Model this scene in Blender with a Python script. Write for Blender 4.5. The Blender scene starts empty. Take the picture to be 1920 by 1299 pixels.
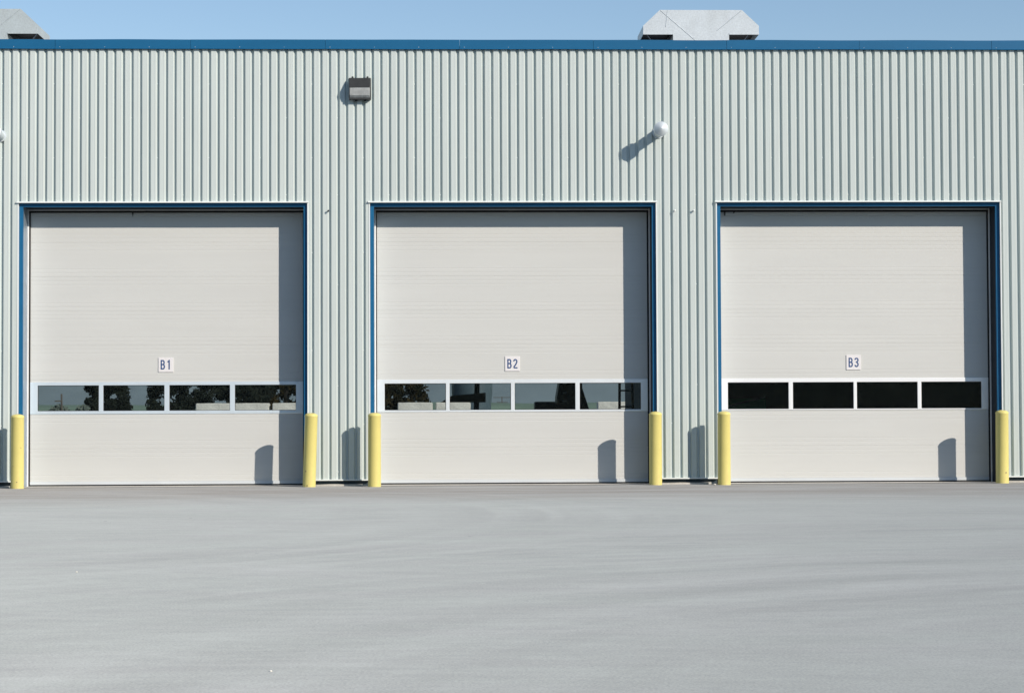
import bpy, bmesh, math, random
from mathutils import Vector, Matrix, noise
random.seed(7)
S = bpy.context.scene
COL = S.collection
R = math.radians

# ------------------------------------------------------------------ helpers
class MB:
    """collects faces, builds ONE mesh object"""
    def __init__(self): self.v = []; self.f = []
    def add(self, vs, fs):
        n = len(self.v); self.v += [tuple(p) for p in vs]; self.f += [tuple(i + n for i in f) for f in fs]
    def box(self, x0, x1, y0, y1, z0, z1):
        self.add([(x0,y0,z0),(x1,y0,z0),(x1,y1,z0),(x0,y1,z0),(x0,y0,z1),(x1,y0,z1),(x1,y1,z1),(x0,y1,z1)],
                 [(0,3,2,1),(4,5,6,7),(0,1,5,4),(1,2,6,5),(2,3,7,6),(3,0,4,7)])
    def quad(self, a, b, c, d): self.add([a,b,c,d], [(0,1,2,3)])
    def prism_y(self, pts, y0, y1):
        """pts: (x,z) counter-clockwise seen from -y"""
        n = len(pts)
        self.add([(x,y0,z) for x,z in pts] + [(x,y1,z) for x,z in pts],
                 [tuple(range(n)), tuple(range(2*n-1, n-1, -1))] + [(i, i+n, (i+1)%n+n, (i+1)%n) for i in range(n)])
    def prism_x(self, pts, x0, x1):
        """pts: (y,z)"""
        n = len(pts)
        self.add([(x0,y,z) for y,z in pts] + [(x1,y,z) for y,z in pts],
                 [tuple(range(n-1,-1,-1)), tuple(range(n, 2*n))] + [(i, (i+1)%n, (i+1)%n+n, i+n) for i in range(n)])
    def lathe(self, prof, n=32, axis='z', o=(0,0,0)):
        """prof: (r, h) from bottom to top, closed with caps when r > 0 at the ends"""
        vs = []; fs = []
        for r, h in prof:
            for k in range(n):
                a = 2*math.pi*k/n; c, s = r*math.cos(a), r*math.sin(a)
                p = (c, s, h) if axis == 'z' else (c, -h, s)
                vs.append((p[0]+o[0], p[1]+o[1], p[2]+o[2]))
        for j in range(len(prof)-1):
            for k in range(n):
                a, b = j*n+k, j*n+(k+1)%n
                fs.append((a, b, b+n, a+n))
        fs.append(tuple(range(n-1,-1,-1))); m = (len(prof)-1)*n; fs.append(tuple(range(m, m+n)))
        self.add(vs, fs)
    def tube(self, p0, p1, r0, r1=None, n=10):
        r1 = r0 if r1 is None else r1
        p0, p1 = Vector(p0), Vector(p1); d = (p1-p0).normalized()
        u = d.orthogonal().normalized(); w = d.cross(u)
        vs = [p0 + r0*(math.cos(2*math.pi*k/n)*u + math.sin(2*math.pi*k/n)*w) for k in range(n)]
        vs += [p1 + r1*(math.cos(2*math.pi*k/n)*u + math.sin(2*math.pi*k/n)*w) for k in range(n)]
        self.add(vs, [(k, (k+1)%n, (k+1)%n+n, k+n) for k in range(n)] + [tuple(range(n-1,-1,-1)), tuple(range(n,2*n))])
    def build(self, name, mat, parent=None, loc=None, bevel=0, smooth=False, weld=True):
        me = bpy.data.meshes.new(name); me.from_pydata(self.v, [], self.f); me.validate()
        bm = bmesh.new(); bm.from_mesh(me)
        if weld: bmesh.ops.remove_doubles(bm, verts=bm.verts, dist=1e-5)
        if bevel:
            bmesh.ops.recalc_face_normals(bm, faces=bm.faces)
            es = [e for e in bm.edges if len(e.link_faces) == 2 and e.calc_face_angle(0) > 0.6]
            bmesh.ops.bevel(bm, geom=es, offset=bevel, segments=2, affect='EDGES', clamp_overlap=True, profile=0.6)
        bm.to_mesh(me); bm.free()
        me.materials.append(mat)
        if smooth:
            for p in me.polygons: p.use_smooth = True
            me.set_sharp_from_angle(angle=R(35))
        o = bpy.data.objects.new(name, me); COL.objects.link(o)
        if parent: o.parent = parent
        if loc: o.location = loc
        return o
def boxes(name, m, parent, lst, bevel=0):
    """one object per box"""
    for b in lst:
        q = MB(); q.box(*b); q.build(name, m, parent, bevel=bevel)
def plate(mb, xs, zs, solid, y0, y1):
    """one connected plate with openings: cell (i,j) is solid or open"""
    n, k = len(xs)-1, len(zs)-1
    ok = lambda i, j: 0 <= i < n and 0 <= j < k and solid(i,j)
    for i in range(n):
        for j in range(k):
            if not ok(i,j): continue
            a, b, c, d = xs[i], xs[i+1], zs[j], zs[j+1]
            mb.quad((a,y0,c),(b,y0,c),(b,y0,d),(a,y0,d)); mb.quad((a,y1,c),(a,y1,d),(b,y1,d),(b,y1,c))
            if not ok(i-1,j): mb.quad((a,y0,c),(a,y0,d),(a,y1,d),(a,y1,c))
            if not ok(i+1,j): mb.quad((b,y0,c),(b,y1,c),(b,y1,d),(b,y0,d))
            if not ok(i,j-1): mb.quad((a,y0,c),(a,y1,c),(b,y1,c),(b,y0,c))
            if not ok(i,j+1): mb.quad((a,y0,d),(b,y0,d),(b,y1,d),(a,y1,d))
def empty(name, loc=(0,0,0)):
    o = bpy.data.objects.new(name, None); o.empty_display_size = 0.1; COL.objects.link(o); o.location = loc; return o
def tag(o, label=None, cat=None, group=None, kind=None):
    if label: o['label'] = label
    if cat: o['category'] = cat
    if group: o['group'] = group
    if kind: o['kind'] = kind
    return o
def copy_thing(src):
    r = src.copy(); COL.objects.link(r)
    for ch in src.children:
        c = ch.copy(); COL.objects.link(c); c.parent = r
        for g in ch.children:
            d = g.copy(); COL.objects.link(d); d.parent = c
    return r

# ------------------------------------------------------------------ materials
def mat(name, col, rough=0.6, metal=0.0, spec=0.4, vary=0.05, scale=(3,3,3), vary2=0.0, scale2=(40,40,40), bump=0.0, bscale=60, tint=None):
    m = bpy.data.materials.new(name); m.use_nodes = True
    nt = m.node_tree; N = nt.nodes; L = nt.links; b = N['Principled BSDF']
    b.inputs['Roughness'].default_value = rough; b.inputs['Metallic'].default_value = metal
    b.inputs['Specular IOR Level'].default_value = spec
    tc = N.new('ShaderNodeTexCoord')
    mp = N.new('ShaderNodeMapping'); mp.inputs['Scale'].default_value = scale; L.new(tc.outputs['Object'], mp.inputs['Vector'])
    nz = N.new('ShaderNodeTexNoise'); nz.inputs['Scale'].default_value = 1; nz.inputs['Detail'].default_value = 5; L.new(mp.outputs[0], nz.inputs['Vector'])
    rp = N.new('ShaderNodeMapRange'); rp.inputs[1].default_value = .3; rp.inputs[2].default_value = .7
    rp.inputs[3].default_value = 1-vary; rp.inputs[4].default_value = 1+vary; L.new(nz.outputs['Fac'], rp.inputs[0])
    mu = N.new('ShaderNodeMix'); mu.data_type = 'RGBA'; mu.blend_type = 'MULTIPLY'; mu.inputs[0].default_value = 1
    mu.inputs[6].default_value = (*col, 1); L.new(rp.outputs[0], mu.inputs[7])
    out = mu.outputs[2]
    if tint:
        mp3 = N.new('ShaderNodeMapping'); mp3.inputs['Scale'].default_value = tint[1]; L.new(tc.outputs['Object'], mp3.inputs['Vector'])
        n3 = N.new('ShaderNodeTexNoise'); n3.inputs['Scale'].default_value = 1; n3.inputs['Detail'].default_value = 3; L.new(mp3.outputs[0], n3.inputs['Vector'])
        r3 = N.new('ShaderNodeMapRange'); r3.inputs[1].default_value = tint[2]; r3.inputs[2].default_value = tint[3]; L.new(n3.outputs['Fac'], r3.inputs[0])
        mx = N.new('ShaderNodeMix'); mx.data_type = 'RGBA'; L.new(r3.outputs[0], mx.inputs[0]); L.new(out, mx.inputs[6]); mx.inputs[7].default_value = (*tint[0], 1)
        out = mx.outputs[2]
    if vary2:
        mp2 = N.new('ShaderNodeMapping'); mp2.inputs['Scale'].default_value = scale2; L.new(tc.outputs['Object'], mp2.inputs['Vector'])
        n2 = N.new('ShaderNodeTexNoise'); n2.inputs['Scale'].default_value = 1; n2.inputs['Detail'].default_value = 3; L.new(mp2.outputs[0], n2.inputs['Vector'])
        r2 = N.new('ShaderNodeMapRange'); r2.inputs[1].default_value = .3; r2.inputs[2].default_value = .7
        r2.inputs[3].default_value = 1-vary2; r2.inputs[4].default_value = 1+vary2; L.new(n2.outputs['Fac'], r2.inputs[0])
        m2 = N.new('ShaderNodeMix'); m2.data_type = 'RGBA'; m2.blend_type = 'MULTIPLY'; m2.inputs[0].default_value = 1
        L.new(out, m2.inputs[6]); L.new(r2.outputs[0], m2.inputs[7]); out = m2.outputs[2]
    L.new(out, b.inputs['Base Color'])
    if bump:
        nb = N.new('ShaderNodeTexNoise'); nb.inputs['Scale'].default_value = bscale; nb.inputs['Detail'].default_value = 4; L.new(tc.outputs['Object'], nb.inputs['Vector'])
        bp = N.new('ShaderNodeBump'); bp.inputs['Strength'].default_value = bump; bp.inputs['Distance'].default_value = .01
        L.new(nb.outputs['Fac'], bp.inputs['Height']); L.new(bp.outputs[0], b.inputs['Normal'])
    return m

M_WALL  = mat('painted_cladding', (.528,.588,.572), .45, spec=.35, vary=.025, scale=(7.5,7.5,.12), vary2=.02, scale2=(1.2,1.2,.6), tint=((.50,.545,.52),(9,9,.35),.62,.86))
M_TRIMW = mat('pale_trim', (.74,.78,.77), .4, vary=.02)
M_DOOR  = mat('cream_door_paint', (.562,.572,.552), .5, spec=.3, vary=.012, scale=(.7,.7,2.5), vary2=.012, scale2=(.5,.5,14))
M_BLUE  = mat('blue_trim_paint', (.010,.108,.235), .42, spec=.25, vary=.06, scale=(.8,.8,5))
M_GALV  = mat('galvanised_steel', (.42,.50,.58), .42, metal=.75, vary=.08, scale=(9,9,9), vary2=.05, scale2=(60,60,60))
M_HOOD  = mat('galvanised_sheet', (.53,.585,.62), .5, metal=.2, vary=.06, scale=(4,4,4), vary2=.10, scale2=(38,38,38), tint=((.44,.48,.49),(1.2,1.2,.5),.5,.75))
M_HOODW = mat('weathered_galvanised_sheet', (.43,.49,.51), .6, metal=.15, vary=.07, scale=(4,4,4), vary2=.10, scale2=(38,38,38), tint=((.42,.46,.47),(1.2,1.2,.5),.5,.75))
M_SHADE  = mat('shaded_return_tone', (.010,.016,.026), .6, vary=.1)  # shade of the right and head reveals put into the colour
M_ALU   = [mat('bluish_aluminium', (.70,.79,.85), .36, metal=.35, vary=.03), mat('light_aluminium', (.83,.88,.90), .36, metal=.35, vary=.03), mat('white_aluminium', (.92,.94,.94), .36, metal=.3, vary=.02)]
M_RAIL  = mat('dull_aluminium_rail', (.56,.60,.62), .45, vary=.04, scale=(2,9,9))
M_TRACK = mat('bright_track_steel', (.78,.77,.75), .45, metal=.0, vary=.05)
M_RUB   = mat('black_rubber', (.012,.012,.013), .7, vary=.1)
M_YEL   = mat('yellow_bollard_sleeve', (.675,.60,.205), .45, spec=.4, vary=.04, scale=(6,6,2.5), tint=((.60,.49,.19),(5,5,1.6),.55,.85), vary2=.02, scale2=(30,30,30))
M_CHIP  = mat('scuffed_mark', (.30,.24,.12), .7, vary=.3, scale=(60,60,60))
M_CONC  = mat('concrete', (.33,.32,.30), .85, vary=.12, scale=(2,2,6), vary2=.1, scale2=(30,30,30), bump=.3)
M_APRON = mat('pale_threshold_concrete', (.50,.485,.44), .85, vary=.18, scale=(2,6,6), vary2=.12, scale2=(30,30,30))
M_BRONZE= mat('dark_bronze_metal', (.035,.037,.037), .45, vary=.12, scale=(12,12,12))
M_BLACK = mat('dark_metal', (.02,.022,.025), .55, vary=.1)
M_SIGNW = mat('white_sign_plastic', (.72,.705,.71), .4, vary=.01)
M_SIGNB = mat('navy_lettering', (.03,.075,.20), .45, vary=.03)
M_ROOF  = mat('grey_roof_membrane', (.25,.25,.25), .8, vary=.1)
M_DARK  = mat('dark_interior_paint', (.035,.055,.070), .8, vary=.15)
M_FLOOR = mat('workshop_floor', (.30,.30,.29), .6, vary=.15)
M_TANK  = mat('grey_plastic', (.085,.125,.145), .5, vary=.06)
M_GREEN = mat('green_machine_paint', (.015,.30,.16), .45, vary=.08)
M_BLOCK = mat('rough_pale_concrete', (.80,.78,.70), .9, vary=.12, scale=(2.5,2.5,2.5), vary2=.16, scale2=(22,22,22), bump=.5, bscale=30)
M_BARK  = mat('bark', (.025,.021,.017), .9, vary=.2, scale=(8,8,2))
M_WOOD  = mat('grey_pole_timber', (.14,.12,.10), .9, vary=.2, scale=(10,10,1))
M_PIPE  = mat('white_painted_sheet', (.56,.62,.65), .45, vary=.05, scale=(9,9,9), metal=.15)

def mat_leaf(name, a, b):
    m = bpy.data.materials.new(name); m.use_nodes = True; N = m.node_tree.nodes; L = m.node_tree.links; p = N['Principled BSDF']
    tc = N.new('ShaderNodeTexCoord'); nz = N.new('ShaderNodeTexNoise'); nz.inputs['Scale'].default_value = 1.3; nz.inputs['Detail'].default_value = 4
    L.new(tc.outputs['Object'], nz.inputs['Vector'])
    r = N.new('ShaderNodeValToRGB'); r.color_ramp.elements[0].position = .38; r.color_ramp.elements[1].position = .66
    r.color_ramp.elements[0].color = (*a,1); r.color_ramp.elements[1].color = (*b,1)
    L.new(nz.outputs['Fac'], r.inputs[0]); L.new(r.outputs[0], p.inputs['Base Color']); p.inputs['Roughness'].default_value = .8; p.inputs['Specular IOR Level'].default_value = .06
    return m
M_LEAF  = mat_leaf('dark_foliage', (.006,.009,.007), (.022,.028,.020))
M_LEAFB = mat_leaf('brown_green_foliage', (.006,.008,.004), (.050,.036,.012))
M_LEAFP = mat_leaf('far_pale_foliage', (.12,.15,.13), (.17,.20,.17))

def mat_glass():
    m = bpy.data.materials.new('tinted_glazing'); m.use_nodes = True; nt = m.node_tree; N = nt.nodes; L = nt.links
    N.remove(N['Principled BSDF']); out = N['Material Output']
    tr = N.new('ShaderNodeBsdfTransparent'); tr.inputs[0].default_value = (.42,.46,.47,1)
    gl = N.new('ShaderNodeBsdfGlossy'); gl.inputs['Roughness'].default_value = .16; gl.inputs[0].default_value = (.8,.95,1,1)
    tc = N.new('ShaderNodeTexCoord'); nz = N.new('ShaderNodeTexNoise'); nz.inputs['Scale'].default_value = 3; nz.inputs['Detail'].default_value = 2
    L.new(tc.outputs['Object'], nz.inputs['Vector'])
    bp = N.new('ShaderNodeBump'); bp.inputs['Strength'].default_value = .25; bp.inputs['Distance'].default_value = .02
    L.new(nz.outputs['Fac'], bp.inputs['Height']); L.new(bp.outputs[0], gl.inputs['Normal'])
    mx = N.new('ShaderNodeMixShader'); mx.inputs[0].default_value = .03
    L.new(tr.outputs[0], mx.inputs[1]); L.new(gl.outputs[0], mx.inputs[2]); L.new(mx.outputs[0], out.inputs['Surface'])
    return m
M_GLASS = mat_glass()
def mat_lens():
    m = mat('ribbed_lamp_lens', (.42,.44,.44), .25, vary=.25, scale=(9,3,14), spec=.6, vary2=.08, scale2=(140,4,4))
    return m
M_LENS = mat_lens()

def mat_asphalt():
    m = bpy.data.materials.new('swept_grey_asphalt'); m.use_nodes = True; nt = m.node_tree; N = nt.nodes; L = nt.links; b = N['Principled BSDF']
    b.inputs['Roughness'].default_value = .9; b.inputs['Specular IOR Level'].default_value = .15; b.inputs['Diffuse Roughness'].default_value = 1.0
    tc = N.new('ShaderNodeTexCoord')
    # warp: long curved sweeps
    wn = N.new('ShaderNodeTexNoise'); wn.inputs['Scale'].default_value = .09; wn.inputs['Detail'].default_value = 2; L.new(tc.outputs['Object'], wn.inputs['Vector'])
    sub = N.new('ShaderNodeVectorMath'); sub.operation = 'SUBTRACT'; L.new(wn.outputs['Color'], sub.inputs[0]); sub.inputs[1].default_value = (.5,.5,.5)
    sc = N.new('ShaderNodeVectorMath'); sc.operation = 'MULTIPLY'; L.new(sub.outputs[0], sc.inputs[0]); sc.inputs[1].default_value = (2,6,0)
    ad = N.new('ShaderNodeVectorMath'); ad.operation = 'ADD'; L.new(tc.outputs['Object'], ad.inputs[0]); L.new(sc.outputs[0], ad.inputs[1])
    def nz(scale, s, det, rough=.55, src=ad.outputs[0], rot=0):
        mp = N.new('ShaderNodeMapping'); mp.inputs['Scale'].default_value = s; mp.inputs['Rotation'].default_value = (0,0,rot); L.new(src, mp.inputs['Vector'])
        n = N.new('ShaderNodeTexNoise'); n.inputs['Scale'].default_value = scale; n.inputs['Detail'].default_value = det; n.inputs['Roughness'].default_value = rough
        L.new(mp.outputs[0], n.inputs['Vector']); return n.outputs['Fac']
    def rng(x, a, b_, c, d):
        r = N.new('ShaderNodeMapRange'); r.inputs[1].default_value = a; r.inputs[2].default_value = b_; r.inputs[3].default_value = c; r.inputs[4].default_value = d
        L.new(x, r.inputs[0]); return r.outputs[0]
    def mul(a, b_):
        n = N.new('ShaderNodeMath'); n.operation = 'MULTIPLY'; L.new(a, n.inputs[0]); L.new(b_, n.inputs[1]); return n.outputs[0]
    f = rng(nz(1, (.35,.5,1), 5, .6), .3, .7, .945, 1.055)
    f = mul(f, rng(nz(1, (.9,3.0,1), 5, .65), .3, .7, .960, 1.040))
    f = mul(f, rng(nz(1, (2.2,5.5,1), 4, .65, rot=.25), .3, .7, .965, 1.035))
    f = mul(f, rng(nz(1, (.04,7,1), 3, .6, src=tc.outputs['Object']), .35, .65, .985, 1.015))
    f = mul(f, rng(nz(70, (1,1,1), 3, .75, src=tc.outputs['Object']), .25, .75, .74, 1.26))
    f = mul(f, rng(nz(14, (1,1,1), 4, .7, src=tc.outputs['Object']), .3, .7, .95, 1.05))
    # faint curved tyre sweeps: rings about far points
    for cx_, cy_, r0, r1 in ((6.9,-25.5,4.5,14.5),(-9.5,-9.0,6.0,13.0)):
        vm = N.new('ShaderNodeVectorMath'); vm.operation = 'DISTANCE'; L.new(tc.outputs['Object'], vm.inputs[0]); vm.inputs[1].default_value = (cx_,cy_,0)
        nr = N.new('ShaderNodeTexNoise'); nr.noise_dimensions = '1D'; nr.inputs['Scale'].default_value = 1.7; nr.inputs['Detail'].default_value = 6; L.new(vm.outputs['Value'], nr.inputs['W'])
        ring = rng(nr.outputs['Fac'], .32, .68, .935, 1.065)
        m1 = rng(vm.outputs['Value'], r0, r0+1.5, 0, 1); m2 = rng(vm.outputs['Value'], r1-1.5, r1, 1, 0)
        mk = mul(mul(m1, m2), rng(nz(.22, (1,1,1), 3, src=tc.outputs['Object']), .36, .62, 0, 1))
        rm = N.new('ShaderNodeMix'); rm.data_type = 'FLOAT'; rm.inputs[2].default_value = 1; L.new(mk, rm.inputs[0]); L.new(ring, rm.inputs[3]); f = mul(f, rm.outputs[0])
    # swept arcs: oblique strokes, patchy
    ob = rng(nz(1, (.5,3.4,1), 4, .6, rot=-.80), .3, .7, .92, 1.08); ms = rng(nz(.13, (1,1,1), 2, src=tc.outputs['Object']), .45, .62, 0, 1)
    om = N.new('ShaderNodeMix'); om.data_type = 'FLOAT'; om.inputs[2].default_value = 1; L.new(ms, om.inputs[0]); L.new(ob, om.inputs[3]); f = mul(f, om.outputs[0])
    # light scuffs: thin, short, along the sweep
    sc1 = rng(nz(1, (.55,10,1), 3, .5), .68, .80, 1.0, 1.13); f = mul(f, sc1)
    # rare dark and pale specks
    vo = N.new('ShaderNodeTexVoronoi'); vo.inputs['Scale'].default_value = 1.1; vo.inputs['Randomness'].default_value = 1; L.new(tc.outputs['Object'], vo.inputs['Vector'])
    dk = rng(vo.outputs['Distance'], .016, .026, .45, 1); f = mul(f, dk)
    vo2 = N.new('ShaderNodeTexVoronoi'); vo2.inputs['Scale'].default_value = .83; L.new(ad.outputs[0], vo2.inputs['Vector'])
    lt = rng(vo2.outputs['Distance'], .012, .022, 1.35, 1); f = mul(f, lt)
    # older browner strip along the building
    sep = N.new('ShaderNodeSeparateXYZ'); L.new(ad.outputs[0], sep.inputs[0])
    band = rng(sep.outputs['Y'], -6.5, -3.2, 0, 1)
    cx = N.new('ShaderNodeMix'); cx.data_type = 'RGBA'; L.new(band, cx.inputs[0]); cx.inputs[6].default_value = (.318,.344,.340,1); cx.inputs[7].default_value = (.238,.236,.226,1)
    hue = N.new('ShaderNodeMix'); hue.data_type = 'RGBA'; L.new(rng(nz(1, (.25,1.1,1), 3), .42, .62, 0, .5), hue.inputs[0]); L.new(cx.outputs[2], hue.inputs[6]); hue.inputs[7].default_value = (.325,.342,.345,1)
    mu = N.new('ShaderNodeMix'); mu.data_type = 'RGBA'; mu.blend_type = 'MULTIPLY'; mu.inputs[0].default_value = 1; L.new(hue.outputs[2], mu.inputs[6]); L.new(f, mu.inputs[7])
    L.new(mu.outputs[2], b.inputs['Base Color'])
    bp = N.new('ShaderNodeBump'); bp.inputs['Strength'].default_value = .12; bp.inputs['Distance'].default_value = .004
    L.new(nz(90, (1,1,1), 3, .7, src=tc.outputs['Object']), bp.inputs['Height']); L.new(bp.outputs[0], b.inputs['Normal'])
    return m
M_ASPH = mat_asphalt()
M_GRASS = mat('meadow_grass', (.10,.17,.07), .9, vary=.25, scale=(.3,.3,.3), vary2=.2, scale2=(3,3,3))
M_BANK  = mat('pale_grass_bank', (.24,.33,.24), .9, vary=.12, scale=(.3,.3,.3))

# ------------------------------------------------------------------ dimensions (metres; facade rib tops lie in the plane y = 0)
ZTOP, ZEAVE = 6.938, 6.79
OPEN = [(-6.669,-2.211), (-1.239,3.222), (4.179,8.639)]
ZHEAD = 4.396
DY = 0.44                     # door face behind the facade
XL, XR, YB = -13.2, 15.1, 14.0
PITCH, RX0 = 14.65/110, -6.912

# ------------------------------------------------------------------ setting
g = MB(); g.quad((-2500,-900,-.03),(2500,-900,-.03),(2500,4000,-.03),(-2500,4000,-.03)); tag(g.build('ground', M_GRASS), kind='structure')
g = MB(); g.quad((-70,-90,0),(70,-90,0),(70,62,0),(-70,62,0)); tag(g.build('parking_lot', M_ASPH), kind='structure')
for a, b in OPEN:
    g = MB(); n = 44
    for k in range(n):       # ragged front edge where the asphalt laps the slab
        x0, x1 = a-.03 + (b-a+.06)*k/n, a-.03 + (b-a+.06)*(k+1)/n
        e = lambda x: -.10 - .05*noise.noise((x*1.7, 3.3, a)) - .02*noise.noise((x*9, 1, a))
        g.quad((x0,e(x0),.005),(x1,e(x1),.005),(x1,.9,.005),(x0,.9,.005))
    tag(g.build('pavement', M_APRON), kind='structure')
g = MB()
prof = [(112,0),(116,1.35),(121,1.75),(135,1.8),(150,0)]
for i in range(60):
    xa, xb = -60+i*2.2, -60+(i+1)*2.2
    for (y0,z0),(y1,z1) in zip(prof, prof[1:]):
        w = lambda x, z: z*(1+.12*noise.noise((x*.13, z, 0)))
        g.quad((xa,y0,w(xa,z0)),(xb,y0,w(xb,z0)),(xb,y1,w(xb,z1)),(xa,y1,w(xa,z1)))
tag(g.build('backdrop_hill', M_BANK, smooth=True), kind='structure')

M_FAR = mat('sky_toned_ridge', (.235,.295,.315), .95, vary=.06, scale=(.01,.01,.03), vary2=.05, scale2=(.06,.06,.1))  # far ridge added to screen the yellow horizon, pale sky tone painted in
g = MB(); n = 120
for i in range(n):
    xa, xb = -900+1800*i/n, -900+1800*(i+1)/n
    hz = lambda x: 34+7*noise.noise((x*.006,2,2))+2.5*noise.noise((x*.03,5,2))
    g.quad((xa,1300,-1),(xb,1300,-1),(xb,1390,hz(xb)),(xa,1390,hz(xa))); g.quad((xa,1390,hz(xa)),(xb,1390,hz(xb)),(xb,1600,-1),(xa,1600,-1))
tag(g.build('backdrop_hill', M_FAR, smooth=True), kind='structure')

# ------------------------------------------------------------------ the building
B = empty('industrial_building')
tag(B, 'long service building of pale ribbed metal with blue trim and three overhead doors', 'building')

def in_open(x): return any(a < x < b for a, b in OPEN)
w = MB()
pts = []
k0 = int((XL-RX0)/PITCH)-1; k1 = int((XR-RX0)/PITCH)+1
for k in range(k0, k1):
    x = RX0 + k*PITCH + random.uniform(-.0016,.0016)
    for dx, y in ((0,.037),(.015,0),(.041,0),(.045,.0022),(.049,0),(.060,0),(.064,.0022),(.068,0),(.090,0),(.107,.037)):
        pts.append((x+dx, y))
pts = [p for p in pts if XL <= p[0] <= XR]
edges = [e for o in OPEN for e in o]
full = []
for p, q in zip(pts, pts[1:]):
    full.append(p)
    for e in edges:
        if p[0] < e < q[0]:
            t = (e-p[0])/(q[0]-p[0]); full.append((e, p[1]+(q[1]-p[1])*t))
full.append(pts[-1])
def wav(x, z): return .0022*noise.noise((x*2.1, z*.55, 4.7)) + .0012*noise.noise((x*7, z*1.3, 9.1))
ZS = [.10,.7,1.3,1.9,2.5,3.1,3.75,ZHEAD+.012,5.0,5.6,6.2,6.85]
idx = {}
def vid(x, y, z):
    key = (round(x,5), z)
    if key not in idx:
        idx[key] = len(w.v); w.v.append((x + .6*wav(x,z), y + wav(x,z), z))
    return idx[key]
for p, q in zip(full, full[1:]):
    if q[0]-p[0] < 1e-6: continue
    op = in_open((p[0]+q[0])/2)
    for za, zb in zip(ZS, ZS[1:]):
        if op and zb <= ZHEAD+.02: continue
        w.f.append((vid(*p,za), vid(*q,za), vid(*q,zb), vid(*p,zb)))
w.build('ribbed_wall', M_WALL, B)
# screw heads in the troughs
sc0 = None
for j, z in enumerate((6.25,5.72,5.10,4.52,3.62,3.12,2.1,1.55,.95,.22)):
    for k in range(k0, k1):
        if (k + (j % 2)*3) % 6: continue
        x = RX0 + k*PITCH - .022
        if not (-7.2 < x < 9.2) or (z < ZHEAD+.1 and any(a-.05 < x < b+.05 for a, b in OPEN)): continue
        if sc0 is None:
            q = MB(); q.lathe([(.009,0),(.009,.004),(.006,.007)], 6, 'y'); sc0 = o = q.build('wall_screw', M_TRIMW, B)
        else:
            o = sc0.copy(); COL.objects.link(o)
        o.location = (x, .0355, z)

# other walls, roof, floor, partition
boxes('side_wall', M_WALL, B, [(XL,XL+.15,.05,YB,0,6.7),(XR-.15,XR,.05,YB,0,6.7)])
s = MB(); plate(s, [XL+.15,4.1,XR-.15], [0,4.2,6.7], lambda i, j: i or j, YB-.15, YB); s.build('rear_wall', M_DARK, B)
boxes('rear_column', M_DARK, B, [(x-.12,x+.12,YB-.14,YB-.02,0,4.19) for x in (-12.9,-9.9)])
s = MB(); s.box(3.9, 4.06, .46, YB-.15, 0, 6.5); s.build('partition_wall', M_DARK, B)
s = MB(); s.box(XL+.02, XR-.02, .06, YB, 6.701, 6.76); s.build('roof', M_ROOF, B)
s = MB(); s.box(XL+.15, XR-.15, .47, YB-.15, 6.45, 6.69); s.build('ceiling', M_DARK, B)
s = MB(); s.box(XL+.15, XR-.15, .92, YB-.15, -.02, .006); s.build('floor_slab', M_FLOOR, B)
# inner lining of the facade (keeps the workshop dark)
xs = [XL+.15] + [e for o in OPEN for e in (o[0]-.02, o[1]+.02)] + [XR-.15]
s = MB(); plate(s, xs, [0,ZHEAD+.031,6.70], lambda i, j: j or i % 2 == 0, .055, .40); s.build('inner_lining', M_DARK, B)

# fascia: folded blue flashing lengths with lapped seams and screws
seam0, sp = -6.109, 2.0914
k = -4
while seam0+k*sp < XR:
    a, b = seam0+k*sp, seam0+(k+1)*sp
    if b > XL and a < XR:
        a2, b2 = max(a, XL-.03), min(b, XR+.03)
        dz0, dz1 = .010*noise.noise((a*1.7,0,0)), .010*noise.noise((b*1.7,0,0)); dz = (dz0+dz1)/2
        s = MB()
        yo = -.030 - (.003 if k % 2 else 0)
        n = 6
        for i in range(n):   # slightly buckled face, top and drip edge
            x0, x1 = a2+.002+(b2-a2-.004)*i/n, a2+.002+(b2-a2-.004)*(i+1)/n
            bu = lambda x: yo + .004*noise.noise((x*1.3, 5, 5))
            zt = lambda x: ZTOP + .006*noise.noise((x*.9, 1, 2)) + dz*.3
            zb = lambda x: ZEAVE + .005*noise.noise((x*.9, 8, 2))
            s.quad((x0,bu(x0),zb(x0)+.012),(x1,bu(x1),zb(x1)+.012),(x1,bu(x1)+.004,zt(x1)),(x0,bu(x0)+.004,zt(x0)))
            s.quad((x0,bu(x0)-.010,zb(x0)),(x1,bu(x1)-.010,zb(x1)),(x1,bu(x1),zb(x1)+.012),(x0,bu(x0),zb(x0)+.012))
            s.quad((x0,bu(x0)-.010,zb(x0)),(x0,.20,zb(x0)+.002),(x1,.20,zb(x1)+.002),(x1,bu(x1)-.010,zb(x1)))
            s.quad((x0,bu(x0)+.004,zt(x0)),(x1,bu(x1)+.004,zt(x1)),(x1,.30,zt(x1)+.004),(x0,.30,zt(x0)+.004))
            s.quad((x0,.30,zt(x0)+.004),(x1,.30,zt(x1)+.004),(x1,.30,6.72),(x0,.30,6.72))
        o = s.build('fascia_trim', M_BLUE, B)
        for t in (.02,.35,.68):
            s = MB(); s.lathe([(.0045,.0),(.0045,.003),(.002,.005)], 8, 'y', (a2+.03+(b2-a2)*t, yo+.003, ZEAVE+.030)); s.build('screw', M_TRIMW, o)
    k += 1

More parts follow.
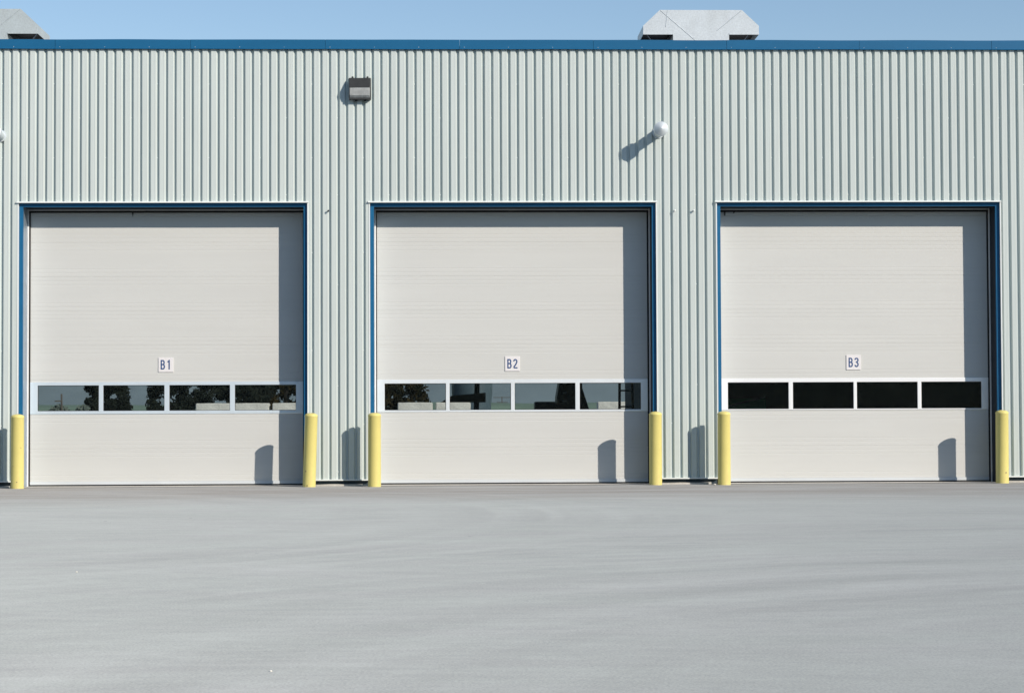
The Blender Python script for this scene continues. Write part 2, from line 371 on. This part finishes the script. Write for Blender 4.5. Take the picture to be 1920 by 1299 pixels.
# foundation, base flashing between the openings
segs = [(XL,OPEN[0][0]), (OPEN[0][1],OPEN[1][0]), (OPEN[1][1],OPEN[2][0]), (OPEN[2][1],XR)]
for a, b in segs:
    s = MB(); s.box(a, b, .115, .30, -.05, .0985); s.build('foundation', M_CONC, B)
    s = MB(); s.prism_x([(-.022,.084),(.114,.099),(.114,.103),(-.022,.104)], a-.006, b+.006); s.build('base_flashing', M_TRIMW, B)
    n = max(4, int((b-a)*9)); run = []
    for i in range(n+1):      # broken pale ledge of the slab under the flashing
        x = a+(b-a)*i/n
        if i == n or noise.noise((x*2.7, 4, 9)) < -.25:
            if len(run) > 1:
                q = MB()
                for (xa,ha,da),(xb,hb,db) in zip(run, run[1:]):
                    q.quad((xa,da,-.02),(xb,db,-.02),(xb,db,hb),(xa,da,ha)); q.quad((xa,da,ha),(xb,db,hb),(xb,.114,hb+.004),(xa,.114,ha+.004))
                q.build('concrete_ledge', M_APRON, B)
            run = []
        else: run.append((x, .026+.014*noise.noise((x*3.1,2,2)), -.035+.03*noise.noise((x*2.3,7,2))))

# ------------------------------------------------------------------ overhead doors and their surrounds
def glyph(mb, ch, x0, z0, hgt, y, st):
    """narrow sans letters as extruded ribbons"""
    W = .46*hgt
    def arc(cx, cz, rx, rz, a0, a1, n=14): return [(cx+rx*math.cos(R(a0+(a1-a0)*i/n)), cz+rz*math.sin(R(a0+(a1-a0)*i/n))) for i in range(n+1)]
    h = st/2; paths = []
    if ch == 'B':
        paths.append([(h,0),(h,hgt)])
        r1 = (hgt*.48-st)/2; r2 = (hgt*.52)/2
        zt = hgt-h; zm = hgt*.52; zb = h
        paths.append([(st,zt),(W*.52,zt)] + arc(W*.52, (zt+zm)/2, W*.42-h, (zt-zm)/2, 90, -90)[1:] + [(st,zm)])
        paths.append([(W*.56,zm-.0001)] + arc(W*.56, (zm+zb)/2, W*.44-h, (zm-zb)/2, 90, -90)[1:] + [(st,zb)])
    elif ch == '1':
        paths.append([(W*.60,0),(W*.60,hgt)]); paths.append([(W*.60-h,hgt*.86),(W*.22,hgt*.78)])
    elif ch == '2':
        paths.append(arc(W*.5, hgt*.72, W*.5-h, hgt*.28-h, 175, -20, 16) + [(W*.55,hgt*.38),(h*1.2,st*1.2),(h*1.2,h),(W,h)])
    elif ch == '3':
        paths.append(arc(W*.5, hgt*.745, W*.5-h, hgt*.255-h, 170, -80, 16) + [(W*.35,hgt*.515)])
        paths.append(arc(W*.5, hgt*.275, W*.5-h, hgt*.275-h, 82, -170, 18))
    for p in paths:
        L_, R_ = [], []
        for i, q in enumerate(p):
            a = Vector(p[max(i-1,0)]); b = Vector(p[min(i+1,len(p)-1)]); d = (b-a)
            d = d.normalized() if d.length > 1e-9 else Vector((1,0)); nn = Vector((-d.y,d.x))*h
            L_.append(Vector(q)+nn); R_.append(Vector(q)-nn)
        yy = y - .0002*paths.index(p)
        for i in range(len(p)-1):
            a, b, c, d = [(x0+v.x, yy, z0+v.y) for v in (R_[i], R_[i+1], L_[i+1], L_[i])]
            mb.quad(a, b, c, d)

PANEX = [[-6.456,-5.502,-5.435,-4.479,-4.404,-3.455,-3.380,-2.420], [-1.031,-.067,-.009,.957,1.016,1.975,2.043,3.012], [4.389,5.355,5.422,6.389,6.440,7.409,7.469,8.431]]
DOORX = [(-6.582,-2.300),(-1.160,3.130),(4.262,8.548)]
FZ = [(1.126,1.628),(1.136,1.648),(1.147,1.650)]; GZ = [(1.176,1.577),(1.168,1.588),(1.164,1.586)]
JO = [4.353-.5385*i for i in range(9)]
words = ['first','second','third']
for d in range(3):
    a, b = OPEN[d]; x0, x1 = DOORX[d]; fz0, fz1 = FZ[d]; gz0, gz1 = GZ[d]
    fr = MB(); st = .060; y0 = .038
    plate(fr, [a,a+st,b-st,b], [0,ZHEAD-st,ZHEAD-.001], lambda i, j: j or i != 1, y0, y0+.05)
    sur = fr.build('door_surround', M_BLUE, B, bevel=.003)
    s = MB(); s.box(a+.002, a+st-.006, y0+.051, DY+.10, 0, ZHEAD-.004); s.build('steel_jamb', M_GALV, sur)
    s = MB(); s.box(b-st+.006, b-.002, y0+.051, DY+.10, 0, ZHEAD-.004); s.build('steel_jamb', M_SHADE, sur)
    s = MB(); s.box(a+st-.005, b-st+.005, y0+.051, DY+.10, ZHEAD-st+.006, ZHEAD-.006); s.build('steel_header', M_SHADE, sur)
    # pale edge trim round the cladding
    s = MB(); s.box(a-.018, a, -.005, .033, .09, ZHEAD-.002); s.build('edge_trim', M_TRIMW, sur)
    s = MB(); s.box(b, b+.018, -.005, .033, .09, ZHEAD-.002); s.build('edge_trim', M_TRIMW, sur)
    s = MB(); s.prism_x([(-.034,ZHEAD-.001),(.032,ZHEAD-.001),(.032,ZHEAD+.030),(-.002,ZHEAD+.024),(-.034,ZHEAD+.012)], a-.030, b+.018); s.build('drip_cap', M_TRIMW, sur)
    # guide angles and weather seals just outside the panels
    for xa, xb, xs0, xs1 in ((a+st-.004, a+st+.016, a+st+.016, x0+.012), (b-st-.016, b-st+.004, x1-.012, b-st-.016)):
        s = MB(); s.box(xa, xb, DY-.028, DY-.004, .0, ZHEAD-st+.004)
        s.build('guide_angle', M_TRACK, sur)
        s = MB(); s.box(min(xs0,xs1), max(xs0,xs1), DY-.016, DY-.002, .0, ZHEAD-st-.02); s.build('weather_seal', M_RUB, sur)
    s = MB(); s.box(a+st+.016, b-st-.016, DY-.028, DY-.004, ZHEAD-st-.020, ZHEAD-st-.004); s.build('guide_angle', M_TRACK, sur)
    s = MB(); s.box(a+st+.016, b-st-.016, DY-.022, DY-.002, ZHEAD-st-.052, ZHEAD-st-.021)
    s.build('weather_seal', M_RUB, sur)
    for tab in ([[(-4.99,4.29),(-4.975,4.21),(-4.965,4.29)]], [], [[(4.350,4.29),(4.353,4.225),(4.368,4.225),(4.372,4.29)],[(4.49,4.29),(4.50,4.26),(4.53,4.29)]])[d]:
        s = MB(); s.prism_y(tab, DY-.014, DY-.010); s.build('seal_tab', M_RUB, sur)
    # --- the leaf: horizontally ribbed sections
    def prof(zlo, zhi):
        marks = []
        for i, j in enumerate(JO):
            marks.append((j, .0030, .0045))
            for off in (-.125,-.063,.063,.125): marks.append((j+off, .0012, .008))
        ps = [(DY, zlo)]
        for z, dep, hw in sorted(marks):
            if zlo+.015 < z-hw and z+hw < zhi-.015: ps += [(DY,z-hw),(DY+dep,z-hw*.35),(DY+dep,z+hw*.35),(DY,z+hw)]
        ps.append((DY, zhi)); return ps
    leaf = MB()
    for zlo, zhi in ((.075, fz0), (fz1, 4.37)):
        ps = prof(zlo, zhi); n = 14
        for (ya,za),(yb,zb) in zip(ps, ps[1:]):
            for i in range(n):
                xa, xb = x0+(x1-x0)*i/n, x0+(x1-x0)*(i+1)/n
                q = lambda x, z: .0018*noise.noise((x*.9, z*1.5, d*7.3))
                leaf.quad((xa,ya+q(xa,za),za),(xb,ya+q(xb,za),za),(xb,yb+q(xb,zb),zb),(xa,yb+q(xa,zb),zb))
        leaf.quad((x0,DY+.055,zlo),(x0,DY+.055,zhi),(x1,DY+.055,zhi),(x1,DY+.055,zlo))
        for zz in (zlo, zhi): leaf.quad((x0,DY,zz),(x1,DY,zz),(x1,DY+.055,zz),(x0,DY+.055,zz))
        for xx in (x0, x1): leaf.quad((xx,DY,zlo),(xx,DY,zhi),(xx,DY+.055,zhi),(xx,DY+.055,zlo))
    door = leaf.build('overhead_door', M_DOOR, B)
    px = PANEX[d]
    f = MB(); yf0, yf1 = DY-.010, DY+.045
    xs = [x0+.004] + px + [x1-.004]
    plate(f, xs, [fz0+.001,gz0,gz1,fz1-.001], lambda i, j: j != 1 or i % 2 == 0, yf0, yf1)
    f.build('window_frame', M_ALU[d], door, bevel=.004)
    for i in range(4):
        gb = MB(); t = .007; A, Bx = px[2*i], px[2*i+1]
        plate(gb, [A,A+t,Bx-t,Bx], [gz0,gz0+t,gz1-t,gz1], lambda i, j: i != 1 or j != 1, DY+.018, DY+.026)
        gb.build('glazing_bead', M_BLACK, door)
        p = MB(); p.quad((A,DY+.028,gz0),(Bx,DY+.028,gz0),(Bx,DY+.028,gz1),(A,DY+.028,gz1)); p.build('glass_pane', M_GLASS, door)
    s = MB(); s.box(x0, x1, DY-.012, DY+.055, .026, .074); s.build('bottom_rail', M_RAIL, door, bevel=.004)
    s = MB(); s.box(x0+.01, x1-.01, DY-.004, DY+.05, .008, .0255); s.build('bottom_seal', M_RUB, door)
    # --- number plate: screwed on, a thing of its own
    sx0, sx1, sz0, sz1 = [(-4.573,-4.340,1.780,2.007),(.867,1.101,1.777,2.009),(6.277,6.508,1.779,2.012)][d]
    t = empty('door_sign', (sx0, DY-.001, sz0)); W = sx1-sx0; H = sz1-sz0
    s = MB(); s.box(0, W, -.010, 0, 0, H); s.build('sign_plate', M_SIGNW, t, bevel=.003)
    hg = .150; stt = .0205
    lt = MB(); glyph(lt, 'B', .035, .042, hg, -.0112, stt); lt.build('letter', M_SIGNB, t)
    lt = MB(); glyph(lt, '123'[d], .035+.092, .042, hg, -.0112, stt); lt.build('digit', M_SIGNB, t)
    tag(t, 'square white plate reading B%d in navy on the %s overhead door from the left' % (d+1, words[d]), 'sign', 'number plates on the overhead doors')

# ------------------------------------------------------------------ bollards
def make_bollard():
    t = empty('bollard')
    s = MB(); s.lathe([(.099,0),(.099,.02),(.0985,1.075),(.1015,1.080),(.1015,1.092),(.0985,1.0965)], 40); s.build('post_sleeve', M_YEL, t, smooth=True)
    s = MB(); s.lathe([(.098,1.0965),(.094,1.106),(.080,1.117),(.058,1.1255),(.030,1.131),(.004,1.133)], 40); s.build('domed_cap', M_YEL, t, smooth=True)
    return t
bx = [(-6.600,-.36,0,0,'yellow bollard at the left jamb of door B1, leftmost of all bollards'),
      (-2.166,-.31,.031,0,'leaning yellow bollard at the right jamb of door B1'),
      (-1.162,-.36,0,0,'upright yellow bollard at the left jamb of door B2'),
      (3.170,-.23,.002,0,'yellow bollard at the right jamb of door B2'),
      (4.217,-.36,.001,0,'yellow bollard at the left jamb of door B3'),
      (8.568,-.23,.006,0,'yellow bollard at the right jamb of door B3, rightmost of all bollards')]
b0 = make_bollard(); bols = []
for i, (x, y, lean, r, lab) in enumerate(bx):
    o = b0 if i == 0 else copy_thing(b0)
    o.location = (x, y, 0); o.rotation_euler = (0, lean, 0 if lean else i*1.1)
    tag(o, lab, 'bollard', 'yellow bollards guarding the door jambs'); bols.append(o)
# scuffs, each on its own bollard
def scuff(o, ang, z, wdt, h):
    s = MB(); n = 5; a0 = ang - o.rotation_euler.z
    for i in range(n):
        u0, u1 = a0-wdt/2+wdt*i/n, a0-wdt/2+wdt*(i+1)/n
        h0 = h*math.sin(math.pi*(i+.15)/(n+.3)); h1 = h*math.sin(math.pi*(i+1.15)/(n+.3))
        rr = .0997
        s.quad((rr*math.cos(u0),rr*math.sin(u0),z-h0/2),(rr*math.cos(u1),rr*math.sin(u1),z-h1/2),(rr*math.cos(u1),rr*math.sin(u1),z+h1/2),(rr*math.cos(u0),rr*math.sin(u0),z+h0/2))
    s.build('scuff_mark', M_CHIP, o)
F_ = -math.pi/2
scuff(bols[0], F_+.75, .62, .16, .018); scuff(bols[0], F_-.5, .34, .12, .012); scuff(bols[0], F_+.1, .10, .25, .02)
scuff(bols[1], F_-.55, .24, .22, .03); scuff(bols[1], F_-.25, .02, .22, .035); scuff(bols[5], F_+.35, .165, .30, .03)

# ------------------------------------------------------------------ wall lamp
t = empty('wall_lamp', (-1.389, 0, 6.166)); hw, hh = .172, .172
s = MB(); s.box(-hw, hw, -.045, .0, -hh, hh); s.build('back_box', M_BRONZE, t, bevel=.008)
s = MB()
s.prism_x([(-.046,hh-.006),(-.046,.008),(-.175,.004),(-.170,.022),(-.075,hh-.012)], -hw+.008, hw-.008); s.build('hood', M_BRONZE, t, bevel=.006)
s = MB(); s.prism_x([(-.046,.006),(-.046,-hh+.022),(-.085,-hh+.022),(-.128,-hh+.06),(-.160,-.02),(-.166,.003)], -hw+.016, hw-.016); s.build('lens', M_LENS, t, bevel=.006)
s = MB(); plate(s, [-hw+.002,-hw+.0155,hw-.0155,hw-.002], [-hh,-hh+.0215,.004], lambda i, j: i != 1 or j == 0, -.095, -.0455); s.build('lens_frame', M_BRONZE, t)
for x in (-.115,.118):
    s = MB(); s.lathe([(.016,hh),(.016,hh+.018),(.010,hh+.024)], 12, 'z', (x,-.03,0)); s.build('fixing_lug', M_BLACK, t)
boxes('hinge_lug', M_BLACK, t, [(x-.02,x+.02,-.06,-.02,-hh-.022,-hh-.0005) for x in (-.06,.08)])
tag(t, 'dark bronze wall lamp with ribbed glass lens high on the cladding', 'lamp')

# ------------------------------------------------------------------ exhaust stubs through the wall
def make_stub():
    t = empty('exhaust_vent')
    s = MB(); s.lathe([(.074,0),(.074,.40)], 32, 'y'); s.build('pipe', M_PIPE, t, smooth=True)
    s = MB(); s.lathe([(.108,.385),(.110,.40),(.110,.470),(.100,.478),(.050,.512),(.006,.540)], 40, 'y'); s.build('conical_cap', M_PIPE, t, smooth=True)
    s = MB(); s.lathe([(.095,.0),(.095,.012),(.075,.016)], 32, 'y'); s.build('wall_collar', M_PIPE, t, smooth=True)
    return t
v0 = make_stub(); v0.location = (3.266, .0, 5.487)
tag(v0, 'white exhaust pipe with conical cap above the pier between doors B2 and B3', 'vent', 'capped exhaust pipes on the wall')
v1 = copy_thing(v0); v1.location = (-6.955, 0, 5.438)
tag(v1, 'capped exhaust pipe cut off by the left edge of the photo', 'vent', 'capped exhaust pipes on the wall')

# ------------------------------------------------------------------ little studs on the piers
for i, (x, lab) in enumerate(((-1.898,'small dark stud on the pier between doors B1 and B2'), (3.500,'small stud on the pier right of door B2, left one of the pair'), (3.800,'small stud on the pier left of door B3, right one of the pair'))):
    t = empty('wall_stud', (x+.012, 0, 4.262))
    s = MB(); s.tube((0,0,0),(.004,-.040,.004),.011,.009,10); s.build('stud', M_BLACK, t)
    s = MB(); s.lathe([(.015,.037),(.015,.045),(.008,.049)], 12, 'y', (.004,0,.004)); s.build('stud_head', M_TRIMW if i else M_BLACK, t)
    tag(t, lab, 'bracket', 'studs on the piers')

# ------------------------------------------------------------------ rooftop hoods: double goosenecks with cross-broken faces
def make_hood():
    t = empty('roof_hood')
    Wd, Dp, z0, zs, zt, ch = .996, 1.05, .84, .99, 1.262, .290   # half width, depth, arm underside, shoulder, top, chamfer
    sl, sr = -.482, .481
    out = [(-Wd,z0),(-Wd,zs),(-Wd+ch,zt),(Wd-ch,zt),(Wd,zs),(Wd,z0)]
    s = MB()
    for y, flip, bu in ((0,False,-.024),(Dp,True,.024)):
        O = [(x,y,z) for x,z in out] + [(sr,y,z0),(sr,y,0),(sl,y,0),(sl,y,z0)]
        V = O
        F = [(0,1,2,3,4,5,6,9),(9,6,7,8)]
        if flip: F = [f[::-1] for f in F]
        s.add(V, [f[::-1] for f in F])
    for (xa,za),(xb,zb) in zip(out, out[1:]): s.quad((xa,0,za),(xa,Dp,za),(xb,Dp,zb),(xb,0,zb))
    for x in (sl, sr): s.quad((x,.002,0),(x,Dp-.002,0),(x,Dp-.002,z0),(x,.002,z0))
    s.build('sheet_body', M_HOOD, t)
    for (ax,az_),(bx_,bz_) in (((-Wd+ch+.01,zt-.01),(.06,.60)), ((Wd-ch-.01,zt-.01),(.27,.90)), ((-Wd+ch+.13,zt-.01),(-Wd+ch+.10,.97))):
        d_ = Vector((bx_-ax,0,bz_-az_)).normalized(); nn = Vector((-d_.z,0,d_.x))*.007; q = MB()
        p0 = Vector((ax,0,az_)); p1 = Vector((bx_,0,bz_))
        q.quad(p0-nn+Vector((0,-.0005,0)), p1-nn+Vector((0,-.0005,0)), p1+Vector((0,-.007,0)), p0+Vector((0,-.007,0))); q.quad(p0+Vector((0,-.007,0)), p1+Vector((0,-.007,0)), p1+nn+Vector((0,-.0005,0)), p0+nn+Vector((0,-.0005,0)))
        q.build('folded_crease', M_HOOD, t)
    boxes('inlet_screen', M_BLACK, t, [(xa,xb,.012,Dp-.012,z0+.10,z0+.105) for xa, xb in ((-Wd+.01,sl-.004),(sr+.004,Wd-.01))])
    boxes('rolled_edge', M_HOOD, t, [(xa,xb,-.006,-.001,z0-.002,z0+.022) for xa, xb in ((-Wd-.002,sl),(sr,Wd+.002))])
    for sg, x in ((-1,sl),(1,sr)):
        s = MB(); s.tube((x+sg*.01,.5,.42),(x+sg*.40,.5,z0+.09),.012,.012,8); s.build('brace', M_GALV, t)
    return t
h0 = make_hood(); h0.location = (4.322, 3.0, 6.742)
tag(h0, 'galvanised double gooseneck vent hood on the roof above door B3', 'roof vent', 'sheet metal hoods on the roof')
h1 = copy_thing(h0); h1.location = (-7.977, 3.0, 6.742)
for ch in h1.children:
    if ch.data.materials[0] == M_HOOD: ch.data = ch.data.copy(); ch.data.materials[0] = M_HOODW
tag(h1, 'galvanised vent hood on the roof cut off by the left edge of the photo', 'roof vent', 'sheet metal hoods on the roof')

# ------------------------------------------------------------------ loose stones on the lot
for i, (x, y, r, lab) in enumerate(((-.80,-22.8,.007,'pale stone chip near the bottom edge of the lot'), (-2.7,-17.0,.008,'white pebble on the left half of the lot'), (4.06,-.42,.022,'pale rubble lump beside the bollard left of door B3'))):
    bm = bmesh.new(); bmesh.ops.create_icosphere(bm, subdivisions=2, radius=r)
    for v in bm.verts: v.co *= 1+.35*noise.noise(v.co*90+Vector((i,0,0))); v.co.z *= .6
    me = bpy.data.meshes.new('stone'); bm.to_mesh(me); bm.free(); me.materials.append(M_BLOCK if i < 2 else M_APRON)
    o = bpy.data.objects.new('stone', me); COL.objects.link(o); o.location = (x, y, r*.45); tag(o, lab, 'stone')

# ------------------------------------------------------------------ inside the bays (glimpsed through the panes)
t = empty('storage_tank', (.95, 57.6, 0))
s = MB(); s.lathe([(.80,0),(.80,.9),(.84,1.5),(.885,2.0),(.90,2.6),(.84,3.1),(.6,3.4),(.05,3.5)], 40); s.build('tank_shell', M_TANK, t, smooth=True)
s = MB(); s.lathe([(.2,3.46),(.2,3.6),(.14,3.64)], 20); s.build('tank_lid', M_BLACK, t, smooth=True)
tag(t, 'tall grey rounded tank seen through the second pane of door B2', 'tank')
t = empty('hoist_post', (.45, 4.6, .006))
s = MB(); s.box(-.3,.3,-.25,.25,0,.05); s.build('base_plate', M_BLACK, t)
s = MB(); s.tube((-.03,0,.05),(.06,0,2.4),.05,.045,16); s.build('upright', M_BLACK, t)
s = MB(); s.prism_y([(-.62,1.30),(.18,1.30),(.18,1.47),(-.30,1.43),(-.42,1.42)], -.06, .06); s.build('lifting_arm', M_BLACK, t)
tag(t, 'dark post with a thick sideways arm behind the second pane of door B2', 'hoist')
t = empty('tool_cabinet', (2.15, 5.5, .006))
s = MB(); s.prism_y([(-.30,0),(.62,0),(.40,1.05),(.24,1.55),(.22,2.1),(-.10,2.1),(-.22,1.4)], -.35, .35); s.build('cabinet_body', M_BLACK, t, bevel=.02)
boxes('handle', M_GALV, t, [(-.12,-.05,-.40,-.351,z,z+.03) for z in (1.30,1.45,1.62)])
tag(t, 'tall black tapered cabinet behind the third pane of door B2', 'cabinet')
t = empty('shop_stool', (1.72, 5.2, .006))
s = MB(); s.prism_x([(-.22,1.10),(.20,1.10),(.22,1.28),(.12,1.31),(-.2,1.24)], -.20, .20); s.build('seat', M_BLACK, t, bevel=.03)
for x in (-.15,.15):
    for y in (-.15,.15): s = MB(); s.tube((x*1.3,y*1.3,0),(x,y,1.10),.018,.018,8); s.build('leg', M_BLACK, t)
tag(t, 'dark high stool low in the third pane of door B2', 'stool')
t = empty('step_ladder', (3.28, 6.4, .006))
for x in (-.12,.12): s = MB(); s.tube((x*1.25,-.25,0),(x*.8,.1,2.6),.028,.024,8); s.build('rail', M_BLACK, t)
for i in range(8): s = MB(); z = .3+.3*i; s.box(-.12,.12,-.24+.04*i,-.16+.04*i,z,z+.03); s.build('rung', M_GALV, t)
tag(t, 'dark ladder standing behind the last pane of door B2', 'ladder')
t = empty('machine_skid', (4.85, 2.6, .006))
s = MB(); s.box(-.42,.42,-.4,.4,0,1.34); s.build('housing', M_GREEN, t, bevel=.03)
s = MB(); s.tube((-.35,-.43,1.18),(.40,-.43,1.36),.012,.012,8); s.build('rail', M_GALV, t)
tag(t, 'green machine housing at the lower left of the first pane of door B3', 'machine')

# ------------------------------------------------------------------ beyond the building: blocks, trees, poles seen through the panes
def make_block():
    bm = bmesh.new(); bmesh.ops.create_cube(bm, size=1)
    for v in bm.verts: v.co.x *= 1.46; v.co.y *= .75; v.co.z *= .75
    bmesh.ops.bevel(bm, geom=list(bm.edges), offset=.03, segments=2, affect='EDGES')
    bmesh.ops.subdivide_edges(bm, edges=[e for e in bm.edges if e.calc_length() > .3], cuts=5, use_grid_fill=True)
    for v in bm.verts: v.co += v.co.normalized()*.02*noise.noise(v.co*5)
    me = bpy.data.meshes.new('concrete_block'); bm.to_mesh(me); bm.free(); me.materials.append(M_BLOCK)
    o = bpy.data.objects.new('concrete_block', me); COL.objects.link(o); return o
cols = [(-9.86,'far left of the row'),(-8.28,'second from the left of the row'),(-6.68,'third from the left of the row'),(-1.46,'left of the grey post'),(.12,'right of the left pair'),(6.90,'right end of the row'),(-11.44,'hidden left end of the row')]
bk0 = make_block(); first = True
names = ['behind the third pane of door B1','behind the last pane of door B1','at the right edge of door B1\'s last pane','seen whole in door B2\'s first pane','behind the second pane of door B2','behind the last pane of door B2']
for (x, _), nm in zip(cols, names):
    for lvl in (1, 0):
        o = bk0 if first else bk0.copy()
        if not first: COL.objects.link(o)
        first = False
        o.location = (x, 54.4 + .03*lvl, .375 + .765*lvl + .004); o.rotation_euler = (0,0,.01*math.sin(x*3+lvl) + (math.pi if (int(x*10)+lvl) % 2 else 0))
        tag(o, ('upper pale concrete block ' if lvl else 'lower pale concrete block ')+nm, 'concrete block', 'stacked concrete blocks behind the building')

def tree(loc, h, rx, zc, label, leafmat, n=2600, seed=1, lean=0.0, low=.5):
    rnd = random.Random(seed); t = empty('tree', loc)
    s = MB(); s.tube((0,0,-.05),(lean*.3,0,h*.35),.16,.11,10); s.tube((lean*.3,0,h*.35),(lean,0.1,h*.8),.11,.03,8)
    for k in range(9):
        a = rnd.uniform(0,6.28); z = rnd.uniform(.12,.6)*h; l = rnd.uniform(.5,.9)*rx
        s.tube((lean*.3,0,z),(lean*.3+l*math.cos(a),l*math.sin(a),z+rnd.uniform(.2,.9)),.045,.012,6)
    s.build('trunk', M_BARK, t)
    c = MB(); cl = []
    for k in range(90):
        a = rnd.uniform(0,6.28); z = rnd.uniform(low, h) if k % 2 else rnd.uniform(low, low+.45*(h-low)); q = (z-low)/(h-low); rr = rx*(.85+.5*math.sin(math.pi*min(1,q*.9+.18)))*math.sqrt(rnd.random())*.75
        cl.append((rr*math.cos(a)+lean*q, rr*math.sin(a), z, rnd.uniform(.22,.5)*rx*.6))
    for k in range(n):
        x, y, z, r = rnd.choice(cl); d = Vector((rnd.gauss(0,1),rnd.gauss(0,1),rnd.gauss(0,1))).normalized()*r*rnd.random()**.4
        p = Vector((x,y,z))+d; sz = rnd.uniform(.04,.095)
        u = Vector((rnd.gauss(0,1),rnd.gauss(0,1),rnd.gauss(0,1))).normalized(); v = u.orthogonal().normalized()
        c.quad(p-u*sz*1.5, p-v*sz*.7, p+u*sz*1.5, p+v*sz*.7)
    c.build('crown', leafmat, t, weld=False)
    tag(t, label, 'tree', 'trees behind the building')
tree((-14.9,58,0), 5.5, 1.0, 2, 'dark tree filling the left of the second pane of door B1', M_LEAF, 9000, 3, low=.1)
tree((-11.7,58.6,0), 6.2, 1.55, 2, 'dense dark tree between the second and third panes of door B1', M_LEAF, 12000, 5, low=.1)
tree((-9.2,58.2,0), 5.8, 1.5, 2, 'dark tree rising behind the blocks in the third pane of door B1', M_LEAF, 12000, 8, low=.1)
tree((-7.2,58.8,0), 5.2, 1.3, 2, 'brownish tree behind the blocks in the last pane of door B1', M_LEAFB, 10000, 11, low=.2)
tree((-2.35,58,0), 5.4, 1.25, 2, 'brown edged tree at the left of the first pane of door B2', M_LEAFB, 11000, 14, low=.1)
for i, (x, y, r, hh_, lab) in enumerate(((-23.0,90,.75,1.62,'pale far shrub, left one in the first pane of door B1'),(-21.6,91,.8,1.66,'pale far shrub, middle one in the first pane of door B1'),(-20.4,90,.7,1.6,'pale far shrub, right one in the first pane of door B1'))):
    rnd = random.Random(30+i); t = empty('shrub', (x, y, 0)); c = MB()
    for k in range(1500):
        d = Vector((rnd.gauss(0,1),rnd.gauss(0,1),rnd.gauss(0,1))).normalized()*rnd.random()**.33
        p = Vector((d.x*r, d.y*r, hh_/2+d.z*hh_/2)); u = Vector((rnd.gauss(0,1),rnd.gauss(0,1),rnd.gauss(0,1))).normalized(); v = u.orthogonal().normalized()
        c.quad(p-u*.12, p-v*.06, p+u*.12, p+v*.06)
    c.build('foliage', M_LEAFP, t, weld=False); s = MB(); s.tube((0,0,-.05),(0,0,.9),.05,.02,8); s.build('stem', M_BARK, t)
    tag(t, lab, 'shrub', 'pale shrubs behind the building')
def pole(loc, h, r, arms, label, name='utility_pole', cat='pole'):
    t = empty(name, loc); s = MB(); s.tube((0,0,-.1),(0,0,h),r,r*.7,10); s.build('mast', M_WOOD, t)
    for z, a, b in arms: s = MB(); s.box(a, b, -r*1.6, -r*.9, z, z+r*1.1); s.build('crossarm', M_WOOD, t)
    tag(t, label, cat)
pole((15.9,600,0), 5.6, .17, ((5.2,-2.6,2.8),(3.7,-1.6,1.8)), 'distant pole with two crossarms at the right of the second pane of door B2')
pole((-16.5,56,0), 1.95, .05, ((1.62,-.28,.02),), 'thin dark post with a side arm in the first pane of door B1', 'gate_post', 'post')

# dark wood added out of view behind the camera to block low sky light
rnd = random.Random(77); c = MB()
for k in range(26000):
    x = rnd.uniform(-130, 130); top = 15 + 3.5*noise.noise((x*.09, 3, 1)) + 2*noise.noise((x*.4, 9, 1))
    z = top*rnd.random()**.8; y = -86 - rnd.uniform(0, 9) - 2*noise.noise((x*.3, z*.3, 5))
    p = Vector((x,y,z)); sz = rnd.uniform(.35,.75)
    u = Vector((rnd.gauss(0,1),rnd.gauss(0,1),rnd.gauss(0,1))).normalized(); v = u.orthogonal().normalized()
    c.quad(p-u*sz, p-v*sz*.7, p+u*sz, p+v*sz*.7)
o = c.build('sky_blocking_wood', M_LEAF, weld=False); tag(o, 'unseen dark wood added behind the camera to hold back low sky light', 'trees', kind='stuff')

# ------------------------------------------------------------------ light and air
sd = Vector((1.05,-1.0,.718)).normalized()
el = math.asin(sd.z); az = math.atan2(sd.x, sd.y)
ld = bpy.data.lights.new('sun', 'SUN'); ld.energy = 5.0; ld.angle = R(.53); ld.color = (1,.90,.79)
lo = bpy.data.objects.new('sun', ld); COL.objects.link(lo); lo.rotation_euler = (-sd).to_track_quat('-Z','Y').to_euler(); lo.location = sd*60
W = bpy.data.worlds.new('World'); S.world = W; W.use_nodes = True
nt = W.node_tree; bg = nt.nodes['Background']
sk = nt.nodes.new('ShaderNodeTexSky'); sk.sky_type = 'NISHITA'; sk.sun_disc = False
sk.sun_elevation = el; sk.sun_rotation = az; sk.air_density = 1.0; sk.dust_density = 0.1; sk.ozone_density = 1.9; sk.altitude = 200
nt.links.new(sk.outputs[0], bg.inputs[0]); bg.inputs[1].default_value = .122

# ------------------------------------------------------------------ camera
yaw, pitch, roll = .03013679, .03128542, .0041342
f = Vector((math.sin(yaw)*math.cos(pitch), math.cos(yaw)*math.cos(pitch), math.sin(pitch)))
r = Vector((math.cos(yaw), -math.sin(yaw), 0)); u = r.cross(f)
r2 = math.cos(roll)*r - math.sin(roll)*u; u2 = math.sin(roll)*r + math.cos(roll)*u
cd = bpy.data.cameras.new('camera'); cd.sensor_width = 36; cd.sensor_fit = 'HORIZONTAL'; cd.lens = 36*3859/1920
cd.clip_start = .1; cd.clip_end = 8000
co = bpy.data.objects.new('camera', cd); COL.objects.link(co)
co.matrix_world = Matrix(((r2.x,u2.x,-f.x,0),(r2.y,u2.y,-f.y,-32),(r2.z,u2.z,-f.z,1.15),(0,0,0,1)))
S.camera = co
S.view_settings.view_transform = 'Standard'; S.view_settings.look = 'None'
S.view_settings.exposure = 0.0; S.view_settings.gamma = 1
